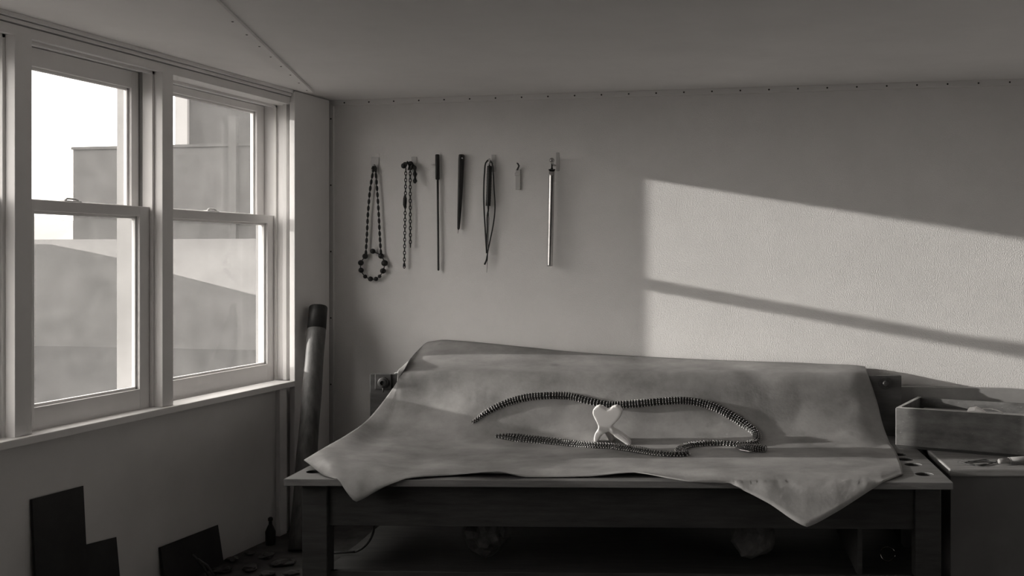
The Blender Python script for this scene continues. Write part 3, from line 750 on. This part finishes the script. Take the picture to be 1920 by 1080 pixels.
# ================================================================== POLE IN THE CORNER
ptop = on_y(597, 575, -0.30); pbot = on_y(575, 860, -0.62)
dz = (ptop - pbot); tt = (pbot.z) / dz.z; pfoot = pbot - dz * tt
pole = empty('wooden_pole', (pfoot.x, pfoot.y, 0)); tag(pole, 'thick weathered wooden pole leaning in the corner behind the bench', 'pole')
O = pole.location.copy()
ln = [pfoot.lerp(ptop, t_) - O for t_ in np.linspace(0, 0.93, 16)]
ln[0].z = 0.001
tube('shaft', ln, [0.060 - 0.008 * t_ + 0.0015 * math.sin(t_ * 21) for t_ in np.linspace(0, 1, 16)], 'pole', pole, 20)
tube('end_cap', [pfoot.lerp(ptop, t_) - O for t_ in (0.90, 0.995, 1.0)], [0.0545, 0.0535, 0.050], 'black', pole, 20)

# ================================================================== RIGHT SIDE: BOX, STAND
zt_ = TZ
bl = on_z(1680, 839, zt_ + 0.002); brn = on_z(1900, 857, zt_ + 0.002)
bdx = (brn - bl); bdx.z = 0; bdx.normalize(); bang = math.atan2(bdx.y, bdx.x)
bx = empty('wooden_tray', (bl.x, bl.y, zt_ + 0.002), bang); tag(bx, 'scuffed dark wooden tray box with worn pale edges, beside the hide', 'box')
bh = 0.205; bd = (-0.11 - bl.y) / math.cos(bang); bw_ = 0.95; th = 0.022
box('front', (0, 0, 0.012), (bw_, th, bh), 'box', bx, 0.003)
box('side', (0, th + 0.0005, 0.012), (th, bd - th - 0.0005, bh), 'box', bx, 0.003)
box('side', (bw_ - th, th + 0.0005, 0.012), (bw_, bd - th - 0.0005, bh), 'box', bx, 0.003)
box('back', (0, bd - th, 0.012), (bw_, bd, bh), 'box', bx, 0.003)
box('bottom', (0.004, 0.004, 0.0), (bw_ - 0.004, bd - 0.004, 0.0115), 'boxin', bx)
box('rim', (0.001, 0.001, bh + 0.0004), (bw_ - 0.001, th - 0.001, bh + 0.0024), 'boxrim', bx, 0.0008)
box('rim', (0.001, th, bh + 0.0004), (th - 0.001, bd - 0.001, bh + 0.0024), 'boxrim', bx, 0.0008)
box('edge_strip', (-0.0024, 0.001, 0.014), (-0.0002, 0.010, bh - 0.002), 'boxrim', bx, 0.0008)
bmx = Matrix.Translation(bx.location) @ Matrix.Rotation(bang, 4, 'Z')
def inbox(name, a_, b_, m_, label, cat, bevel=0.001):
    o = box(name, a_, b_, m_, None, bevel, bmx); tag(o, label, cat); return o
inbox('card_sheet', (0.05, 0.2265, 0.150), (0.90, bd - 0.05, 0.156), 'paper', 'grey card lying flat inside the wooden tray', 'card')
inbox('dark_case', (0.04, 0.05, 0.0135), (0.92, bd - 0.04, 0.149), 'boxin', 'black case filling the wooden tray under the card', 'case')
inbox('dark_ruler', (0.30, 0.16, 0.1565), (0.62, 0.225, 0.172), 'board', 'black block lying across the card in the tray', 'block')
def BX(x, y, z): return bmx @ Vector((x, y, z))
hd = empty('bone_handle', BX(0.36, 0.09, 0.150)); tag(hd, 'cream faceted knife handle showing over the rim of the tray', 'knife')
O = hd.location.copy()
tube('grip', [BX(0.345, 0.11, 0.185) - O, BX(0.36, 0.10, 0.199) - O, BX(0.39, 0.09, 0.205) - O, BX(0.43, 0.08, 0.190) - O, BX(0.46, 0.075, 0.17) - O], [0.010, 0.019, 0.021, 0.018, 0.012], 'white', hd, 8, False)
tube('blade', [BX(0.46, 0.075, 0.17) - O, BX(0.56, 0.06, 0.158) - O], [0.008, 0.002], 'steel', hd, 8)
rg = empty('curved_blade', BX(0.45, 0.11, 0.152)); tag(rg, 'pale curved strip arching out of the tray next to the knife handle', 'tool')
O = rg.location.copy()
bm_ = bmesh.new(); bm_tube(bm_, [BX(0.41 + 0.16 * t_, 0.13, 0.160 + 0.052 * math.sin(math.pi * (0.35 + 0.65 * t_))) - O for t_ in np.linspace(0, 1, 14)], [0.008] * 12 + [0.006, 0.004], 8, True, 0.4)
from_bm('strip', bm_, 'white', rg, True)

# stand / low cabinet right of the bench
sl = on_z(1780, 879, zt_)
st = empty('side_cabinet', (sl.x, sl.y, 0), TA); tag(st, 'dark cabinet with a thick worn wooden top, right of the workbench', 'cabinet')
sd = 0.62
box('top_slab', (0.0, 0.0, zt_ - 0.036), (1.3, sd, zt_), 'stand', st, 0.006)
box('body', (0.012, 0.03, 0.02), (1.28, sd - 0.02, zt_ - 0.0365), 'standbody', st, 0.003)
box('plinth', (0.03, 0.05, 0.0), (1.26, sd - 0.04, 0.02), 'bench', st)
# awl / pen and wires on the stand
q0 = on_z(1872, 865, zt_ + 0.0185); q1 = on_z(1935, 861, zt_ + 0.0185)
pen = empty('short_awl', q0); tag(pen, 'stubby light metal holder lying on the side cabinet', 'tool')
O = pen.location.copy(); dq = q1 - q0
tube('nose', [q0 - O, q0 + dq * 0.02 - O, q0 + dq * 0.30 - O], [0.008, 0.0125, 0.0145], 'stand', pen, 16)
tube('collar', [q0 + dq * 0.30 - O, q0 + dq * 0.33 - O], 0.0165, 'stand', pen, 16)
tube('barrel', [q0 + dq * 0.33 - O, q0 + dq * 0.9 - O, q0 + dq * 1.0 - O], [0.0165, 0.0175, 0.014], 'stand', pen, 16)
wires = [[(1870, 866), (1850, 862), (1830, 864), (1808, 868), (1830, 872), (1850, 870)], [(1868, 867), (1845, 866), (1822, 866), (1800, 862)], [(1862, 868), (1840, 873), (1818, 870), (1796, 866)]]
for i, wv in enumerate(wires):
    pw = catmull(wv, 24)
    o = tube('wire', [on_z(u, v, zt_ + 0.004) for (u, v) in pw], 0.0026, 'darkwood', None, 6)
    tag(o, ['loop of thin wire nearest the metal holder on the side cabinet', 'straight thin wire lying across the side cabinet', 'bent thin wire nearest the front edge of the side cabinet'][i], 'wire', 'wires on the side cabinet')
# low board standing behind the tray against the wall
g0 = on_y(1692, 725, -0.06); 
gb = bmesh.new()
zs = [g0.z, g0.z + 0.004, g0.z + 0.004, g0.z - 0.004, g0.z - 0.03, g0.z - 0.06]
xs_ = [g0.x - 0.15, g0.x + 0.2, g0.x + 0.55, g0.x + 0.75, g0.x + 0.95, g0.x + 1.2]
ff_ = []
for (yy) in (-0.085, -0.035):
    ff_.append([[gb.verts.new((x_, yy, z_)) for x_, z_ in zip(xs_, zs)], [gb.verts.new((x_, yy, 0.0)) for x_ in xs_]])
for i in range(5):
    for s_ in (0, 1): gb.faces.new((ff_[s_][0][i], ff_[s_][0][i+1], ff_[s_][1][i+1], ff_[s_][1][i]))
    gb.faces.new((ff_[0][0][i], ff_[0][0][i+1], ff_[1][0][i+1], ff_[1][0][i]))
    gb.faces.new((ff_[0][1][i], ff_[0][1][i+1], ff_[1][1][i+1], ff_[1][1][i]))
for i in (0, 5): gb.faces.new((ff_[0][0][i], ff_[1][0][i], ff_[1][1][i], ff_[0][1][i]))
lb = from_bm('rounded_board', gb, 'paper'); tag(lb, 'grey board with a rounded top standing against the wall behind the tray', 'board')

# ================================================================== FLOOR: BOARDS AND SCRAPS BY THE WINDOW WALL
def lean_board(tl, tr, br, label, xt=0.0, lean=0.14, th=0.012):
    a_, b_ = on_x(tl[0], tl[1], xt), on_x(tr[0], tr[1], xt)
    # right edge gives the side; foot on the floor, stood off the wall
    sh = 0.0
    if br is not None:
        c_ = on_x(br[0], br[1], xt + lean * (1 - (on_x(br[0], br[1], xt).z / max(b_.z, 0.01))))
        sh = (c_.y - b_.y) / max(b_.z - c_.z, 0.05) * b_.z
    fa = Vector((xt + lean, a_.y + sh * 0.3, 0.0)); fb = Vector((xt + lean, b_.y + sh * 0.3, 0.0))
    bm = bmesh.new(); off = Vector((th, 0, 0.004))
    vs_ = [bm.verts.new(p_) for p_ in (a_, b_, fb, fa)] + [bm.verts.new(p_ + off) for p_ in (a_, b_, fb, fa)]
    for f_ in ((0, 1, 2, 3), (4, 5, 6, 7), (0, 1, 5, 4), (1, 2, 6, 5), (2, 3, 7, 6), (3, 0, 4, 7)): bm.faces.new([vs_[k] for k in f_])
    o = from_bm('leaning_board', bm, 'board'); tag(o, label, 'board', 'dark boards leaning on the window wall'); return o
lean_board((56, 937), (152, 912), None, 'tall black board leaning on the wall under the left window', -0.018, 0.035)
lean_board((155, 1023), (214, 1008), None, 'short black board beside the tall one under the left window', -0.018, 0.035)
lean_board((297, 1027), (405, 985), None, 'wide low black board leaning on the wall under the right window', -0.018, 0.035)
# small dark bottle at the foot of the wall
pb = on_x(507, 1010, 0.05)
bt_ = empty('small_bottle', (pb.x, pb.y, 0)); tag(bt_, 'small dark bottle standing by the wall near the bench leg', 'bottle')
prof = [(0.001, 0.0), (0.026, 0.0), (0.028, 0.02), (0.028, 0.075), (0.018, 0.10), (0.010, 0.115), (0.010, 0.135), (0.012, 0.136)]
from_bm('body', lathe_bm(prof, Vector((0, 0, 1))), 'bead', bt_, True)
from_bm('stopper', lathe_bm([(0.013, 0.136), (0.013, 0.150), (0.006, 0.156)], Vector((0, 0, 1))), 'black', bt_)
# scraps on the floor
def scrap(u, v, r, m_, label, name='leather_scrap', flat=0.35, seed=0):
    r *= 0.8; flat *= 0.7
    p_ = on_z(u, v, 0.0)
    bm = bmesh.new(); bm_ball(bm, (0, 0, 0), r, 2, (1.3, 0.9, flat))
    for v_ in bm.verts:
        n_ = noise.noise(v_.co * (2.2 / r) * 0.8 + Vector((seed * 3.3, 0, 0)))
        v_.co *= 1 + 0.75 * n_
    lo_ = min(v_.co.z for v_ in bm.verts)
    for v_ in bm.verts: v_.co.z -= lo_ - 0.001
    o = from_bm(name, bm, m_, None, False); o.location = (p_.x, p_.y, 0); o.rotation_euler = (0, 0, seed * 1.7); tag(o, label, 'scrap'); return o
scrap(468, 1071, 0.050, 'stone', 'round pale offcut on the dark floor left of the bench', 'offcut', 0.5, 1)
scrap(418, 1075, 0.050, 'debris', 'crumpled scrap on the floor against the wide low board', 'crumpled_scrap', 0.6, 2)
scrap(500, 1045, 0.055, 'debris', 'flat curled shaving on the floor nearest the wall', 'shaving', 0.3, 3)
scrap(470, 1040, 0.026, 'stone', 'small pale chip on the floor near the curled shaving', 'chip', 0.5, 4)
scrap(437, 1052, 0.040, 'debris', 'dark chip on the floor near the wall edge', 'dark_chip', 0.4, 5)
scrap(530, 1060, 0.060, 'debris', 'dark lump on the floor close to the bench leg', 'dark_lump', 0.5, 6)
scrap(500, 1080, 0.045, 'debris', 'dark shaving at the bottom edge next to the pale offcut', 'dark_shaving', 0.4, 7)
scrap(546, 1078, 0.040, 'debris', 'dark scrap at the bottom edge beside the bench leg', 'dark_scrap', 0.4, 8)
pg = on_z(511, 1063, 0.004); 
o = tube('metal_shard', [pg, pg + Vector((0.018, 0.014, 0.010)), pg + Vector((0.036, 0.020, 0.012))], [0.004, 0.006, 0.003], 'steel', None, 6); tag(o, 'tiny glinting metal shard on the dark floor', 'shard')
for i, (a_, b_) in enumerate((((362, 1040), (392, 1082)), ((372, 1048), (402, 1080)))):
    pa = on_x(a_[0], a_[1], 0.16); pb_ = on_z(b_[0], b_[1], 0.006)
    o = tube('twig', [pa, pa.lerp(pb_, .5) + Vector((0.005, 0, 0.01)), pb_], [0.004, 0.006, 0.006], 'beige', None, 6)
    tag(o, ['thin twig leaning on the wide low board, higher of two', 'thin twig leaning on the wide low board, lower of two'][i], 'twig', 'twigs by the boards')
# things stored under the bench
def under(u, v, yt): return on_t(u, v, yt)
def lump(name, u, v, yt, r, m_, label, cat, seed, sq=(1, 1, 1)):
    p_ = under(u, v, yt)
    bm = bmesh.new(); bm_ball(bm, (0, 0, 0), r, 3, sq)
    for v_ in bm.verts:
        n_ = noise.noise(v_.co * (1.6 / r) + Vector((seed * 5.1, 0, 0))) + 0.5 * noise.noise(v_.co * (4.5 / r) + Vector((0, seed, 0)))
        v_.co *= 1 + 0.22 * n_
    lo_ = min(v_.co.z for v_ in bm.verts)
    for v_ in bm.verts: v_.co.z -= lo_
    o = from_bm(name, bm, m_, None, False); o.location = (p_.x, p_.y, 0.1855); tag(o, label, cat); return o
lump('crumpled_foil', 915, 1050, 0.40, 0.12, 'debris', 'crumpled glinting foil bundle under the left half of the bench', 'foil', 1, (0.9, 0.8, 1.05))
lump('rough_stone', 1412, 1060, 0.40, 0.10, 'stone', 'rough dark stone under the right half of the bench', 'stone', 3, (1, 0.9, 1.1))
pc_ = under(655, 1050, 0.45)
o = empty('bent_hoop', (pc_.x, pc_.y, 0.186)); tag(o, 'large bent wooden hoop under the left end of the bench', 'hoop')
tube('rim', [Vector((0.13 * math.cos(t_), 0.03 * math.sin(t_), 0.125 + 0.118 * math.sin(t_))) for t_ in np.linspace(-1.2, 1.9, 24)], 0.006, 'bench', o, 8)
tube('tail', [Vector((0.13 * math.cos(-1.2), -0.03, 0.125 - 0.11)), Vector((-0.05, -0.04, 0.008)), Vector((-0.10, -0.04, 0.007))], 0.006, 'bench', o, 8)

a_ = on_t(1723, 1012, 0.34);  # pale strip imitating the lit edge of the bench leg
o = box('lit_edge_strip', (-0.007, -0.006, 0.0), (0.007, 0.006, a_.z - 0.186), 'stand'); o.location = (a_.x, a_.y, 0.186); tag(o, 'thin pale upright strip standing in for the lit edge of the bench leg', 'stand-in strip')
a_ = on_t(1664, 1068, 0.36)
o = tube('metal_ring', [Vector((0.034 * math.cos(t_), 0, 0.034 * math.sin(t_))) for t_ in np.linspace(0.4, 2 * math.pi - 0.1, 28)], 0.0035, 'steel', None, 8); o.location = (a_.x, a_.y, 0.186 + 0.038); tag(o, 'thin metal ring standing under the bench beside the pale strip', 'ring')
